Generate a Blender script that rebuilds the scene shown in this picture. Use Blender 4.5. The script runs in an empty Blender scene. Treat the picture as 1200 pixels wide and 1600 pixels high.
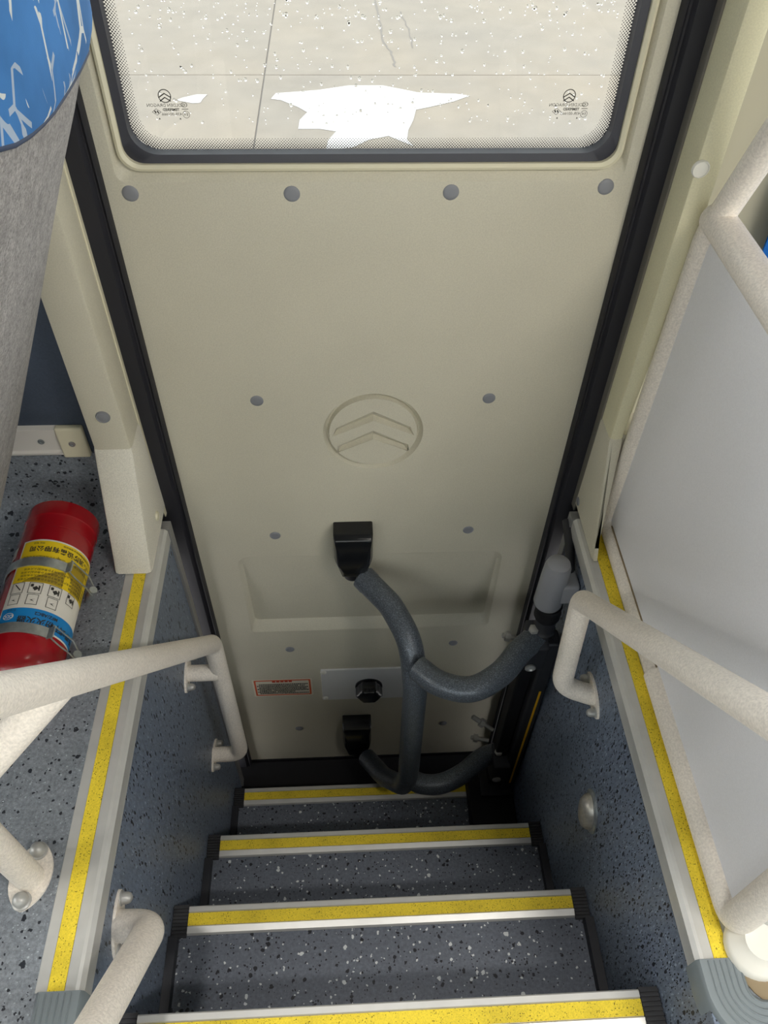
import bpy, bmesh, math, random
from mathutils import Vector, Matrix
random.seed(7)
SC = bpy.context.scene
COL = SC.collection

# ------------------------------------------------------------ camera
cam_d = bpy.data.cameras.new('camera')
cam_d.sensor_fit = 'VERTICAL'; cam_d.sensor_height = 36.0
cam_d.lens = 1219.19 / 1600 * 36.0
cam_d.clip_start = 0.02; cam_d.clip_end = 200
cam = bpy.data.objects.new('camera', cam_d); COL.objects.link(cam)
R = ((0.99875826, 0.02387191, -0.04372718),
     (-0.04693654, 0.74511452, -0.66528288),
     (0.01670019, 0.66650917, 0.74530975))
cam.matrix_world = Matrix.Translation((-0.04752, -1.15604, 1.24)) @ Matrix(R).to_4x4()
SC.camera = cam

# ------------------------------------------------------------ world: bright overcast sky
W = bpy.data.worlds.new('sky'); SC.world = W; W.use_nodes = True
wn = W.node_tree.nodes; wl = W.node_tree.links
bg = wn['Background']; bg.inputs[1].default_value = 4.1
tc = wn.new('ShaderNodeTexCoord'); sx = wn.new('ShaderNodeSeparateXYZ'); rp = wn.new('ShaderNodeValToRGB')
rp.color_ramp.elements[0].position = 0.0; rp.color_ramp.elements[0].color = (1.0, 0.97, 0.95, 1)
rp.color_ramp.elements[1].position = 0.8; rp.color_ramp.elements[1].color = (0.86, 0.93, 1.0, 1)
wl.new(tc.outputs['Generated'], sx.inputs[0]); wl.new(sx.outputs[2], rp.inputs[0]); wl.new(rp.outputs[0], bg.inputs[0])

# ------------------------------------------------------------ exposure
SC.view_settings.view_transform = 'Standard'; SC.view_settings.look = 'None'
SC.view_settings.gamma = 1.0; SC.view_settings.use_curve_mapping = False
SC.view_settings.exposure = 0.0
SPOT_POWER = 52.0      # watts of each added fill spot
CEIL_POWER = 1.0      # scale of the ceiling strip lamps' watts

# ------------------------------------------------------------ material helpers
def lin(c):
    return tuple(((v/255)/12.92 if v/255 <= .04045 else ((v/255+.055)/1.055)**2.4) for v in c) + (1.0,)
class NT:
    def __init__(s, name):
        s.m = bpy.data.materials.new(name); s.m.use_nodes = True
        s.n = s.m.node_tree.nodes; s.l = s.m.node_tree.links; s.b = s.n['Principled BSDF']
    def add(s, t, **kw):
        q = s.n.new(t)
        for k, v in kw.items(): setattr(q, k, v)
        return q
    def link(s, a, b): s.l.new(a, b)
    def coords(s, scale=(1,1,1), rot=(0,0,0), out='Object'):
        t = s.add('ShaderNodeTexCoord'); mp = s.add('ShaderNodeMapping')
        mp.inputs['Scale'].default_value = scale; mp.inputs['Rotation'].default_value = rot
        s.link(t.outputs[out], mp.inputs[0]); return mp.outputs[0]
    def noise(s, vec, scale, detail=2, rough=.5):
        q = s.add('ShaderNodeTexNoise'); q.inputs['Scale'].default_value = scale
        q.inputs['Detail'].default_value = detail; q.inputs['Roughness'].default_value = rough
        s.link(vec, q.inputs['Vector']); return q.outputs['Fac']
    def math(s, op, a, b=None, c=None):
        q = s.add('ShaderNodeMath', operation=op)
        for i, v in enumerate((a, b, c)):
            if v is None: continue
            if isinstance(v, (int, float)): q.inputs[i].default_value = v
            else: s.link(v, q.inputs[i])
        return q.outputs[0]
    def ramp(s, fac, stops):
        q = s.add('ShaderNodeValToRGB'); e = q.color_ramp.elements
        while len(e) < len(stops): e.new(.5)
        for i, (p, c) in enumerate(stops): e[i].position = p; e[i].color = c
        s.link(fac, q.inputs[0]); return q.outputs[0]
    def mix(s, fac, a, b):
        q = s.add('ShaderNodeMix', data_type='RGBA')
        for i, v in ((0, fac), (6, a), (7, b)):
            if isinstance(v, (int, float)): q.inputs[i].default_value = v
            elif isinstance(v, tuple): q.inputs[i].default_value = v
            else: s.link(v, q.inputs[i])
        return q.outputs[2]
    def bump(s, h, strength=.3, dist=.001):
        q = s.add('ShaderNodeBump'); q.inputs['Strength'].default_value = strength; q.inputs['Distance'].default_value = dist
        s.link(h, q.inputs['Height']); s.link(q.outputs[0], s.b.inputs['Normal'])
    def col(s, c):
        if isinstance(c, tuple): s.b.inputs['Base Color'].default_value = c
        else: s.link(c, s.b.inputs['Base Color'])
    def rough(s, r, metal=0.0, spec=.5):
        s.b.inputs['Roughness'].default_value = r; s.b.inputs['Metallic'].default_value = metal
        s.b.inputs['Specular IOR Level'].default_value = spec
def dark(c, k): return (c[0]*k, c[1]*k, c[2]*k, 1)

def plain(name, rgb, rough=.5, metal=0., spec=.5, grain=0., gscale=300, var=.0):
    t = NT(name); c = lin(rgb); t.rough(rough, metal, spec)
    if grain or var:
        v = t.coords(); nz = t.noise(v, gscale, 2)
        if var: t.col(t.ramp(nz, [(.3, dark(c, 1-var)), (.7, dark(c, 1+var))]))
        else: t.col(c)
        if grain: t.bump(nz, grain, .001)
    else: t.col(c)
    return t.m

def cream(name, rgb, grain=.35, gscale=420, var=.06, rough=.55, blotch=.05):
    t = NT(name); c = lin(rgb); v = t.coords()
    fine = t.noise(v, gscale, 2, .6); big = t.noise(v, 6, 3)
    c1 = t.ramp(fine, [(.3, dark(c, 1-var)), (.7, dark(c, 1+var))])
    c2 = t.ramp(big, [(.3, (1-blotch, 1-blotch, 1-blotch, 1)), (.7, (1, 1, 1, 1))])
    q = t.add('ShaderNodeMix', data_type='RGBA', blend_type='MULTIPLY'); q.inputs[0].default_value = 1
    t.link(c1, q.inputs[6]); t.link(c2, q.inputs[7]); t.col(q.outputs[2])
    t.rough(rough, 0, .4); t.bump(fine, grain, .0008); return t.m

def chips(t, vec, scale, thr, size, soft=.02):
    """mask of scattered angular chips: a random share of voronoi cells, each shrunk to a chip"""
    q = t.add('ShaderNodeTexVoronoi', feature='F1'); q.inputs['Scale'].default_value = scale
    q.inputs['Randomness'].default_value = 1.0; t.link(vec, q.inputs['Vector'])
    sp = t.add('ShaderNodeSeparateColor'); t.link(q.outputs['Color'], sp.inputs[0])
    pick = t.math('GREATER_THAN', sp.outputs[0], thr)
    sz = t.math('MULTIPLY', sp.outputs[1], size)
    nz = t.noise(vec, scale*1.6, 2)
    d = t.math('ADD', q.outputs['Distance'], t.math('MULTIPLY', t.math('SUBTRACT', nz, .5), .8))
    near = t.math('LESS_THAN', d, sz)
    return t.math('MULTIPLY', pick, near)

def vinyl(name, base, darkc, lightc, k_dark=(70, .72, .42), k_light=(70, .8, .4), stretch=(1,1,1), rough=.45, mottle=.12, mscale=150):
    t = NT(name); v = t.coords(stretch); b = lin(base)
    nz = t.noise(v, mscale, 4, .7)
    c = t.ramp(nz, [(.25, dark(b, 1-mottle*2.5)), (.5, b), (.75, dark(b, 1+mottle*3))])
    v2 = t.coords(stretch, (.4, .3, .2))
    c = t.mix(chips(t, v, *k_dark), c, lin(darkc))
    c = t.mix(chips(t, v, k_dark[0]*2.1, k_dark[1], k_dark[2]), c, lin(darkc))
    if lightc: c = t.mix(chips(t, v2, *k_light), c, lin(lightc)); c = t.mix(chips(t, v2, k_light[0]*1.9, k_light[1], k_light[2]), c, lin(lightc))
    t.col(c); t.rough(rough, 0, .35); t.bump(nz, .08, .0005); return t.m

def gritty(name, rgb, speck):
    t = NT(name); v = t.coords(); c = lin(rgb); nz = t.noise(v, 500, 2)
    col = t.ramp(nz, [(.3, dark(c, .86)), (.65, dark(c, 1.08))])
    big = t.noise(v, 9, 3)
    col = t.mix(t.ramp(big, [(.45, (0,0,0,1)), (.8, (.35,.35,.35,1))]), col, lin(speck))
    col = t.mix(chips(t, v, 520, .72, .5), col, lin(speck)); t.col(col); t.rough(.65, 0, .3); t.bump(nz, .4, .0006); return t.m

M = {}
M['cream'] = cream('cream_moulded_plastic', (204, 199, 181), rough=.5)
M['cream_speck'] = cream('cream_textured_plastic', (222, 218, 205), grain=.8, gscale=520, var=.14, rough=.5)
M['cream_light'] = plain('cream_trim', (222, 216, 190), .45)
M['cream_yellow'] = cream('pale_yellow_plastic', (214, 209, 178), grain=.2, rough=.45)
M['rail'] = cream('hammered_cream_paint', (240, 232, 222), grain=1.0, gscale=300, var=.12, rough=.5, blotch=.08)
M['rubber'] = plain('black_rubber', (38, 38, 44), .55, 0, .35, .1, 60)
M['rubber_dark'] = plain('dark_rubber', (24, 24, 28), .6, 0, .3)
M['grey_strip'] = plain('grey_rubber_strip', (112, 108, 100), .6)
M['black'] = plain('black_plastic', (20, 22, 25), .22, 0, .5)
M['capgrey'] = plain('grey_cap_plastic', (132, 134, 140), .5)
M['boltgrey'] = plain('zinc_grey', (178, 178, 176), .38, .35)
M['steel'] = plain('galvanised_steel', (176, 182, 184), .32, .75, .5, .1, 90, .12)
M['alu'] = plain('aluminium_profile', (206, 206, 204), .36, .35, .5, 0, 30, .04)
M['alu_side'] = plain('aluminium_profile_side', (150, 150, 150), .45, .35)
M['yellow'] = gritty('yellow_grit_strip', (240, 214, 62), (96, 80, 20))
M['floor'] = vinyl('grey_speckled_vinyl', (126, 132, 140), (36, 40, 48), (172, 180, 188), (85, .8, .5), (190, .9, .35), mottle=.17, mscale=210)
M['tread'] = vinyl('dark_flecked_vinyl', (98, 104, 116), (28, 30, 38), (205, 210, 212), (95, .72, .42), (85, .87, .40))
M['wallv'] = vinyl('navy_flecked_vinyl', (112, 124, 143), (30, 35, 47), (146, 160, 180), (150, .62, .46), (190, .8, .4), (1, 1, .36), rough=.42)
M['navy'] = plain('navy_panel', (66, 75, 90), .6, 0, .3, .25, 300, .08)
M['ribbed'] = plain('charcoal_rubber', (46, 47, 51), .55)
M['corner'] = plain('grey_corner_plastic', (122, 131, 136), .42)
M['skirting'] = plain('dark_skirting', (36, 38, 45), .5)
M['darkmetal'] = plain('dark_painted_metal', (44, 45, 50), .45, 0, .5, .1, 200)
M['opcap'] = plain('mid_grey_plastic', (146, 148, 154), .38)
M['partition'] = plain('pale_grey_laminate', (236, 236, 241), .6, 0, .3, .25, 500, .03)
M['frit'] = plain('black_glass_edge', (52, 53, 62), .4)
M['ink'] = plain('dark_print', (50, 48, 46), .6)
M['plate'] = plain('pale_grey_plate', (222, 222, 222), .42, .1)
M['white'] = plain('white_plastic', (226, 224, 216), .5)
M['ceiling'] = plain('ceiling_lining', (128, 127, 124), .85)
M['lining'] = plain('cream_wall_lining', (186, 181, 160), .7)
M['red'] = plain('red_gloss_enamel', (158, 10, 24), .2, 0, .6)
M['lab_white'] = plain('label_white', (232, 228, 220), .5)
M['lab_yellow'] = plain('label_yellow', (242, 210, 20), .5)
M['lab_olive'] = plain('label_olive', (176, 150, 26), .5)
M['lab_blue'] = plain('label_blue', (12, 132, 206), .5)
M['orange'] = plain('sticker_orange', (214, 92, 48), .6)
M['seal_edge'] = plain('dirty_sealant', (140, 124, 98), .8)

def arm_mat():
    t = NT('hammered_grey_enamel'); v = t.coords(); nz = t.noise(v, 420, 2, .6); b = lin((96, 103, 112))
    c = t.ramp(nz, [(.35, dark(b, .6)), (.55, b), (.72, dark(b, 2.2))]); t.col(c); t.rough(.36, .25, .5); t.bump(nz, .35, .0006); return t.m
M['arm'] = arm_mat()

def carpet():
    t = NT('grey_carpet'); v = t.coords(); nz = t.noise(v, 230, 4, .8); n2 = t.noise(v, 45, 3); b = lin((172, 169, 168))
    c = t.ramp(nz, [(.3, dark(b, .5)), (.5, b), (.7, dark(b, 1.5))])
    c = t.mix(t.ramp(n2, [(.4, (0,0,0,1)), (.75, (.5,.5,.5,1))]), c, dark(b, .55)); t.col(c); t.rough(.95, 0, .1); t.bump(nz, .9, .003); return t.m
M['carpet'] = carpet()

def seat_fabric():
    t = NT('blue_fabric_white_strokes'); b = lin((64, 118, 178))
    v0 = t.coords(); nz = t.noise(v0, 14, 3); fine = t.noise(v0, 900, 1)
    c = t.ramp(nz, [(.3, dark(b, .8)), (.7, dark(b, 1.2))])
    warp = t.add('ShaderNodeTexNoise'); warp.inputs['Scale'].default_value = 30; t.link(v0, warp.inputs['Vector'])
    for i, (sc, w_, thr, a) in enumerate(((1.0, .035, .50, .9), (1.7, .05, .56, .5))):
        mp = t.coords((16*sc, 12*sc, 8*sc), (.15 - .5*i, .1, 0))
        q = t.add('ShaderNodeTexVoronoi', feature='DISTANCE_TO_EDGE'); q.inputs['Scale'].default_value = 1.6; t.link(mp, q.inputs['Vector'])
        br = t.noise(t.coords((1, 1, .5), (0, 0, i)), 34, 1)
        m = t.math('MULTIPLY', t.math('GREATER_THAN', br, thr), t.math('LESS_THAN', q.outputs['Distance'], w_))
        c = t.mix(t.math('MULTIPLY', m, a), c, lin((216, 220, 216)))
    t.col(c); t.rough(.85, 0, .2); t.bump(fine, .2, .0006); return t.m
M['seat'] = seat_fabric()
M['curtain'] = plain('blue_curtain_cloth', (34, 104, 184), .85, 0, .2, .3, 500, .08)

def glass_mat(name, tint=(.96, .98, .97)):
    t = NT(name); t.n.remove(t.b); out = t.n['Material Output']
    tr = t.add('ShaderNodeBsdfTransparent'); tr.inputs[0].default_value = tint + (1,)
    gl = t.add('ShaderNodeBsdfGlossy'); gl.inputs['Roughness'].default_value = .02
    fr = t.add('ShaderNodeFresnel'); fr.inputs[0].default_value = 1.4
    mx = t.add('ShaderNodeMixShader'); t.link(fr.outputs[0], mx.inputs[0]); t.link(tr.outputs[0], mx.inputs[1]); t.link(gl.outputs[0], mx.inputs[2])
    t.link(mx.outputs[0], out.inputs[0]); return t.m
M['glass'] = glass_mat('window_glass')

def frit_mat():
    """printed dot band: staggered black dots on clear glass, shrinking towards the clear side (UV.y)"""
    t = NT('frit_dots'); out = t.n['Material Output']; t.col(lin((46, 46, 52))); t.rough(.5)
    tcd = t.add('ShaderNodeTexCoord'); sep = t.add('ShaderNodeSeparateXYZ'); t.link(tcd.outputs['Object'], sep.inputs[0])
    P = .0030
    u = t.math('MULTIPLY', t.math('ADD', sep.outputs[0], sep.outputs[2]), 1/P*.7071*1.0)
    w = t.math('MULTIPLY', t.math('SUBTRACT', sep.outputs[0], sep.outputs[2]), 1/P*.7071*1.0)
    fu = t.math('SUBTRACT', t.math('FRACT', u), .5); fw = t.math('SUBTRACT', t.math('FRACT', w), .5)
    d = t.math('SQRT', t.math('ADD', t.math('MULTIPLY', fu, fu), t.math('MULTIPLY', fw, fw)))
    su = t.add('ShaderNodeSeparateXYZ'); t.link(tcd.outputs['UV'], su.inputs[0])
    rad = t.math('MULTIPLY_ADD', su.outputs[1], -.27, .46)
    mask = t.math('LESS_THAN', d, rad)
    tr = t.add('ShaderNodeBsdfTransparent'); mx = t.add('ShaderNodeMixShader')
    t.link(mask, mx.inputs[0]); t.link(tr.outputs[0], mx.inputs[1]); t.link(t.b.outputs[0], mx.inputs[2]); t.link(mx.outputs[0], out.inputs[0])
    return t.m
M['frit_dots'] = frit_mat()

def drop_mat():
    t = NT('rain_water'); t.b.inputs['Transmission Weight'].default_value = 1; t.b.inputs['IOR'].default_value = 1.33; t.b.inputs['Roughness'].default_value = 0
    t.col((1, 1, 1, 1)); return t.m
M['water'] = drop_mat()

def concrete(name, rgb):
    t = NT(name); v = t.coords(); b = lin(rgb)
    n1 = t.noise(v, .55, 3, .55); n2 = t.noise(v, 3.0, 5, .6); n3 = t.noise(v, 40, 3)
    c = t.ramp(n1, [(.3, dark(b, .93)), (.5, (b[0], b[1]*.985, b[2]*.96, 1)), (.72, (b[0]*1.08, b[1]*1.03, b[2]*.95, 1))])
    m2 = t.ramp(n2, [(.3, (.9, .9, .9, 1)), (.65, (1.02, 1.02, 1.02, 1))])
    q = t.add('ShaderNodeMix', data_type='RGBA', blend_type='MULTIPLY'); q.inputs[0].default_value = 1
    t.link(c, q.inputs[6]); t.link(m2, q.inputs[7]); t.col(q.outputs[2]); t.rough(.85, 0, .2); t.bump(n3, .2, .004); return t.m
M['concrete'] = concrete('pale_concrete', (127, 119, 109))
M['joint'] = plain('dark_joint', (104, 97, 90), .9)
def puddle_mat():
    t = NT('puddle_water'); t.col(lin((112, 107, 101))); t.rough(.03, 0, 1.0); t.b.inputs['IOR'].default_value = 1.7; return t.m
M['puddle'] = puddle_mat()
def lamp_mat():
    t = NT('lamp_diffuser'); t.col((.9, .9, .9, 1)); t.b.inputs['Emission Color'].default_value = (1, .97, .9, 1); t.b.inputs['Emission Strength'].default_value = 3; return t.m
M['lamp'] = lamp_mat()

# ------------------------------------------------------------ mesh helpers
class MB:
    def __init__(s): s.v = []; s.f = []; s.uv = None
    def add(s, vs, fs):
        o = len(s.v); s.v += [tuple(p) for p in vs]; s.f += [tuple(o+i for i in f) for f in fs]; return s
    def box(s, a, b):
        (x0, y0, z0), (x1, y1, z1) = [tuple(map(fn, zip(a, b))) for fn in (min, max)]
        return s.add([(x0,y0,z0),(x1,y0,z0),(x1,y1,z0),(x0,y1,z0),(x0,y0,z1),(x1,y0,z1),(x1,y1,z1),(x0,y1,z1)],
                     [(0,3,2,1),(4,5,6,7),(0,1,5,4),(1,2,6,5),(2,3,7,6),(3,0,4,7)])
    def loft(s, loops, cap0=False, cap1=False, closed=True):
        o = len(s.v); n = len(loops[0])
        for lp in loops: s.v += [tuple(p) for p in lp]
        for k in range(len(loops)-1):
            for i in range(n if closed else n-1):
                j = (i+1) % n
                s.f.append((o+k*n+i, o+k*n+j, o+(k+1)*n+j, o+(k+1)*n+i))
        if cap0: s.f.append(tuple(o+i for i in reversed(range(n))))
        if cap1: s.f.append(tuple(o+(len(loops)-1)*n+i for i in range(n)))
        return s
    def sweep(s, path, r, seg=20, cap=True, prof=None, up=None):
        P = [Vector(p) for p in path]; loops = []; nrm = None
        for i, p in enumerate(P):
            t = (P[min(i+1, len(P)-1)] - P[max(i-1, 0)]).normalized()
            if nrm is None:
                h = Vector(up) if up else (Vector((0,0,1)) if abs(t.z) < .9 else Vector((0,1,0)))
                nrm = (h - t*h.dot(t)).normalized()
            else: nrm = (nrm - t*nrm.dot(t)).normalized()
            bn = t.cross(nrm)
            if prof: loops.append([p + nrm*a + bn*b for a, b in prof])
            else:
                rr = r[i] if isinstance(r, (list, tuple)) else r
                loops.append([p + (nrm*math.cos(2*math.pi*k/seg) + bn*math.sin(2*math.pi*k/seg))*rr for k in range(seg)])
        return s.loft(loops, cap, cap)
    def lathe(s, origin, axis, prof, seg=32, ref=None):
        """prof: list of (radius, distance along axis)"""
        o = Vector(origin); a = Vector(axis).normalized(); h = Vector(ref) if ref else (Vector((0,0,1)) if abs(a.z) < .9 else Vector((1,0,0)))
        n = (h - a*h.dot(a)).normalized(); b = a.cross(n)
        loops = [[o + a*d + (n*math.cos(2*math.pi*k/seg) + b*math.sin(2*math.pi*k/seg))*max(r, 1e-5) for k in range(seg)] for r, d in prof]
        return s.loft(loops, True, True)
    def prism(s, poly, d):
        d = Vector(d); p = [Vector(q) for q in poly]
        return s.loft([p, [q + d for q in p]], True, True)

WLOC = {}
def link(name, me, mat, parent=None, smooth=None, bevel=0, loc=None):
    if mat is not None: me.materials.append(M[mat] if isinstance(mat, str) else mat)
    o = bpy.data.objects.new(name, me); COL.objects.link(o)
    if loc is None:
        xs = [v.co for v in me.vertices]
        lo = Vector([min(c[i] for c in xs) for i in range(3)]); hi = Vector([max(c[i] for c in xs) for i in range(3)])
        loc = (lo+hi)/2; me.transform(Matrix.Translation(-loc))
    WLOC[o.name] = Vector(loc)
    if parent is not None:
        o.parent = parent; o.location = Vector(loc) - WLOC[parent.name]
    else: o.location = loc
    if smooth:
        for p in me.polygons: p.use_smooth = True
        me.set_sharp_from_angle(angle=math.radians(smooth))
    if bevel:
        b = o.modifiers.new('bevel', 'BEVEL'); b.width = bevel; b.segments = 3; b.limit_method = 'ANGLE'; b.angle_limit = math.radians(35)
        for p in me.polygons: p.use_smooth = True
        me.set_sharp_from_angle(angle=math.radians(50))
    return o
def obj(name, mb, mat, parent=None, smooth=None, bevel=0, fix=True):
    me = bpy.data.meshes.new(name); me.from_pydata(mb.v, [], mb.f); me.validate()
    if fix:
        bm = bmesh.new(); bm.from_mesh(me); bmesh.ops.recalc_face_normals(bm, faces=bm.faces[:]); bm.to_mesh(me); bm.free()
    return link(name, me, mat, parent, smooth, bevel)
def empty(name, loc):
    o = bpy.data.objects.new(name, None); COL.objects.link(o); o.location = loc; o.empty_display_size = .05; WLOC[o.name] = Vector(loc); return o
def thing(name, loc, label, cat, group=None):
    o = empty(name, loc); tag(o, label, cat, group); return o
def tag(o, label=None, cat=None, group=None, kind=None):
    if label: o['label'] = label
    if cat: o['category'] = cat
    if group: o['group'] = group
    if kind: o['kind'] = kind
    return o
def struct(o, label=None): o['kind'] = 'structure'; (label and o.__setitem__('label', label)); return o
def clone(o, loc, parent=None):
    c = o.copy(); COL.objects.link(c); WLOC[c.name] = Vector(loc)
    if parent is not None: c.parent = parent; c.location = Vector(loc) - WLOC[parent.name]
    else: c.parent = None; c.location = loc
    return c
def fillet(pts, rad, n=8):
    P = [Vector(p) for p in pts]; out = [P[0]]
    for i in range(1, len(P)-1):
        r = rad[i-1] if isinstance(rad, (list, tuple)) else rad
        a = (P[i-1]-P[i]); b = (P[i+1]-P[i]); la, lb = a.length, b.length; a.normalize(); b.normalize()
        ang = a.angle(b)
        if ang > 3.1: out.append(P[i]); continue
        d = min(r/math.tan(ang/2), la*.49, lb*.49); p0 = P[i]+a*d; p1 = P[i]+b*d
        for k in range(n+1):
            u = k/n; out.append(p0*(1-u)**2 + P[i]*2*u*(1-u) + p1*u*u)
    out.append(P[-1]); return out
def smoothpath(pts, n=8):
    P = [Vector(p) for p in pts]; P = [P[0]*2-P[1]] + P + [P[-1]*2-P[-2]]; out = []
    for i in range(1, len(P)-2):
        for k in range(n):
            u = k/n; a, b, c, d = P[i-1:i+3]
            out.append(.5*((2*b)+(c-a)*u+(2*a-5*b+4*c-d)*u*u+(3*b-a-3*c+d)*u**3))
    out.append(P[-2]); return out
def rrect(x0, x1, z0, z1, r, n=6, y=0.0):
    """rounded rectangle loop in an xz plane; r = radius or (bl, br, tr, tl)"""
    if not isinstance(r, tuple): r = (r,)*4
    out = []
    for (cx, cz, a0), rr in zip(((x0, z0, 180), (x1, z0, 270), (x1, z1, 0), (x0, z1, 90)), r):
        ox = cx + (rr if cx == x0 else -rr); oz = cz + (rr if cz == z0 else -rr)
        for k in range(n+1):
            a = math.radians(a0 + 90*k/n); out.append((ox+rr*math.cos(a), y, oz+rr*math.sin(a)))
    return out
def fill_loops(loops):
    """planar face with holes -> (verts, faces)"""
    bm = bmesh.new(); es = []
    for lp in loops:
        vs = [bm.verts.new(p) for p in lp]
        for i in range(len(vs)): es.append(bm.edges.new((vs[i], vs[(i+1) % len(vs)])))
    bmesh.ops.triangle_fill(bm, use_beauty=True, use_dissolve=False, edges=es)
    bm.verts.index_update(); v = [tuple(q.co) for q in bm.verts]; f = [tuple(q.index for q in fc.verts) for fc in bm.faces]; bm.free(); return v, f
_txt = {}
def text2d(s, size, align='CENTER', bold=0.0):
    """flat text as (2-D verts, faces) from Blender's built-in font"""
    c = bpy.data.curves.new('lettering', 'FONT'); c.body = s; c.size = size; c.align_x = align; c.align_y = 'CENTER'; c.resolution_u = 2; c.offset = bold
    o = bpy.data.objects.new('lettering', c); COL.objects.link(o)
    dg = bpy.context.evaluated_depsgraph_get(); me = o.evaluated_get(dg).to_mesh()
    v = [(p.co.x, p.co.y) for p in me.vertices]; f = [tuple(p.vertices) for p in me.polygons]
    o.evaluated_get(dg).to_mesh_clear(); bpy.data.objects.remove(o); bpy.data.curves.remove(c); return v, f

# ============================================================ STRUCTURE
def sbox(name, a, b, mat, bevel=0, label=None): return struct(obj(name, MB().box(a, b), mat, None, None, bevel), label)

# stairwell side walls
sbox('wall_left', (-.47, -1.0, -1.32), (-.43, -.065, -.004), 'wallv')
sbox('wall_right', (.43, -1.0, -1.32), (.47, -.065, -.004), 'wallv')
# raised seat platforms beside the stairwell, the lower aisle, the far platform
def platform(name, x0, x1):
    mb = MB()
    n = 10; prof = [(-.98, 0), (-.11, 0)] + [(-.11+.075*math.sin(a), .075-.075*math.cos(a)) for a in [math.pi/2*k/n for k in range(1, n+1)]] + [(-.035, .176), (-.02, .176), (-.02, -.2), (-.98, -.2)]
    mb.prism([(x0, y, z) for y, z in prof], (x1-x0, 0, 0)); return struct(obj(name, mb, 'floor', None, 35))
platform('floor_left', -3.2, -.47); platform('floor_right', .47, 3.2)
sbox('floor_landing', (-3.2, -1.25, -.26), (3.2, -1.0, -.205), 'floor')
sbox('floor_aisle', (-3.2, -2.6, -.26), (3.2, -1.25, 0), 'floor')  # unseen aisle floor, raised to block window light from the stairwell
# side wall of the bus on the door side
def xwall(name, x0, x1, y0, y1, z0, z1, mat): return sbox(name, (x0, y0, z0), (x1, y1, z1), mat)
xwall('wall_front_left', -3.2, -.47, -.03, .04, .0, .72, 'navy')
xwall('wall_front_right', .47, 3.2, -.03, .04, .0, .55, 'lining')
xwall('trim_1', -3.2, -.47, -.045, .04, .72, .80, 'lining')
xwall('trim_2', .47, 3.2, -.03, .04, .55, .80, 'lining')
xwall('wall_header', -3.2, 3.2, -.03, .04, 1.62, 1.95, 'lining')
for i, (x0, x1) in enumerate(((-3.2, -3.1), (-1.75, -1.65), (1.65, 1.75), (3.1, 3.2))):
    xwall('trim_%d' % (3+i), x0, x1, -.03, .04, .80, 1.62, 'lining')
for i, (x0, x1) in enumerate(((-3.1, -1.75), (-1.65, -.62), (1.05, 1.65), (1.75, 3.1))):
    w = struct(obj('window_%d' % (2+i), MB().box((x0, .0, .80), (x1, .006, 1.62)), 'glass'))
xwall('wall_front_right_pier', .47, 1.05, -.03, .04, .80, 1.62, 'lining'); xwall('wall_front_left_pier', -.62, -.47, -.03, .04, .80, 1.62, 'lining')
# opposite side
xwall('wall_back', -3.2, 3.2, -2.60, -2.53, -.2, .52, 'lining')
xwall('wall_back_header', -3.2, 3.2, -2.60, -2.53, 1.20, 1.95, 'lining')  # unseen header, set low to keep window light off the door bottom
for i, x in enumerate((-3.15, -1.6, 0, 1.6, 3.15)): xwall('trim_%d' % (7+i), x-.05, x+.05, -2.60, -2.53, .52, 1.20, 'lining')
for i, (x0, x1) in enumerate(((-3.1, -1.65), (-1.55, -.05), (.05, 1.55), (1.65, 3.1))):
    struct(obj('window_%d' % (6+i), MB().box((x0, -2.57, .52), (x1, -2.564, 1.20)), 'glass'))
for nm, xa, xb, wn_ in (('left', -3.26, -3.2, 10), ('right', 3.2, 3.26, 11)):      # unseen end screens, added to let in light along the bus
    sbox('wall_end_%s' % nm, (xa, -2.6, -.26), (xb, .04, .45), 'lining'); sbox('wall_end_%s_header' % nm, (xa, -2.6, 1.62), (xb, .04, 1.95), 'lining')
    for y0, y1 in ((-2.6, -2.4), (-.14, .04)): sbox('wall_end_%s_post' % nm, (xa, y0, .45), (xb, y1, 1.62), 'lining')
    struct(obj('window_%d' % wn_, MB().box((xa+.027, -2.4, .45), (xa+.033, -.14, 1.62)), 'glass'))
sbox('ceiling', (-3.26, -2.6, 1.95), (3.26, .04, 2.0), 'ceiling')
# outer skin below the floor so daylight does not leak under the platforms
sbox('wall_skirt_left', (-3.2, -.02, -1.4), (-.47, .05, 0), 'darkmetal')
sbox('wall_skirt_right', (.47, -.02, -1.4), (3.2, .05, 0), 'darkmetal')
sbox('floor_well', (-.47, -1.05, -1.36), (.47, .04, -1.32), 'rubber_dark')
sbox('wall_well_back', (-.47, -1.06, -1.36), (.47, -1.0, -.26), 'rubber_dark')

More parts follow.
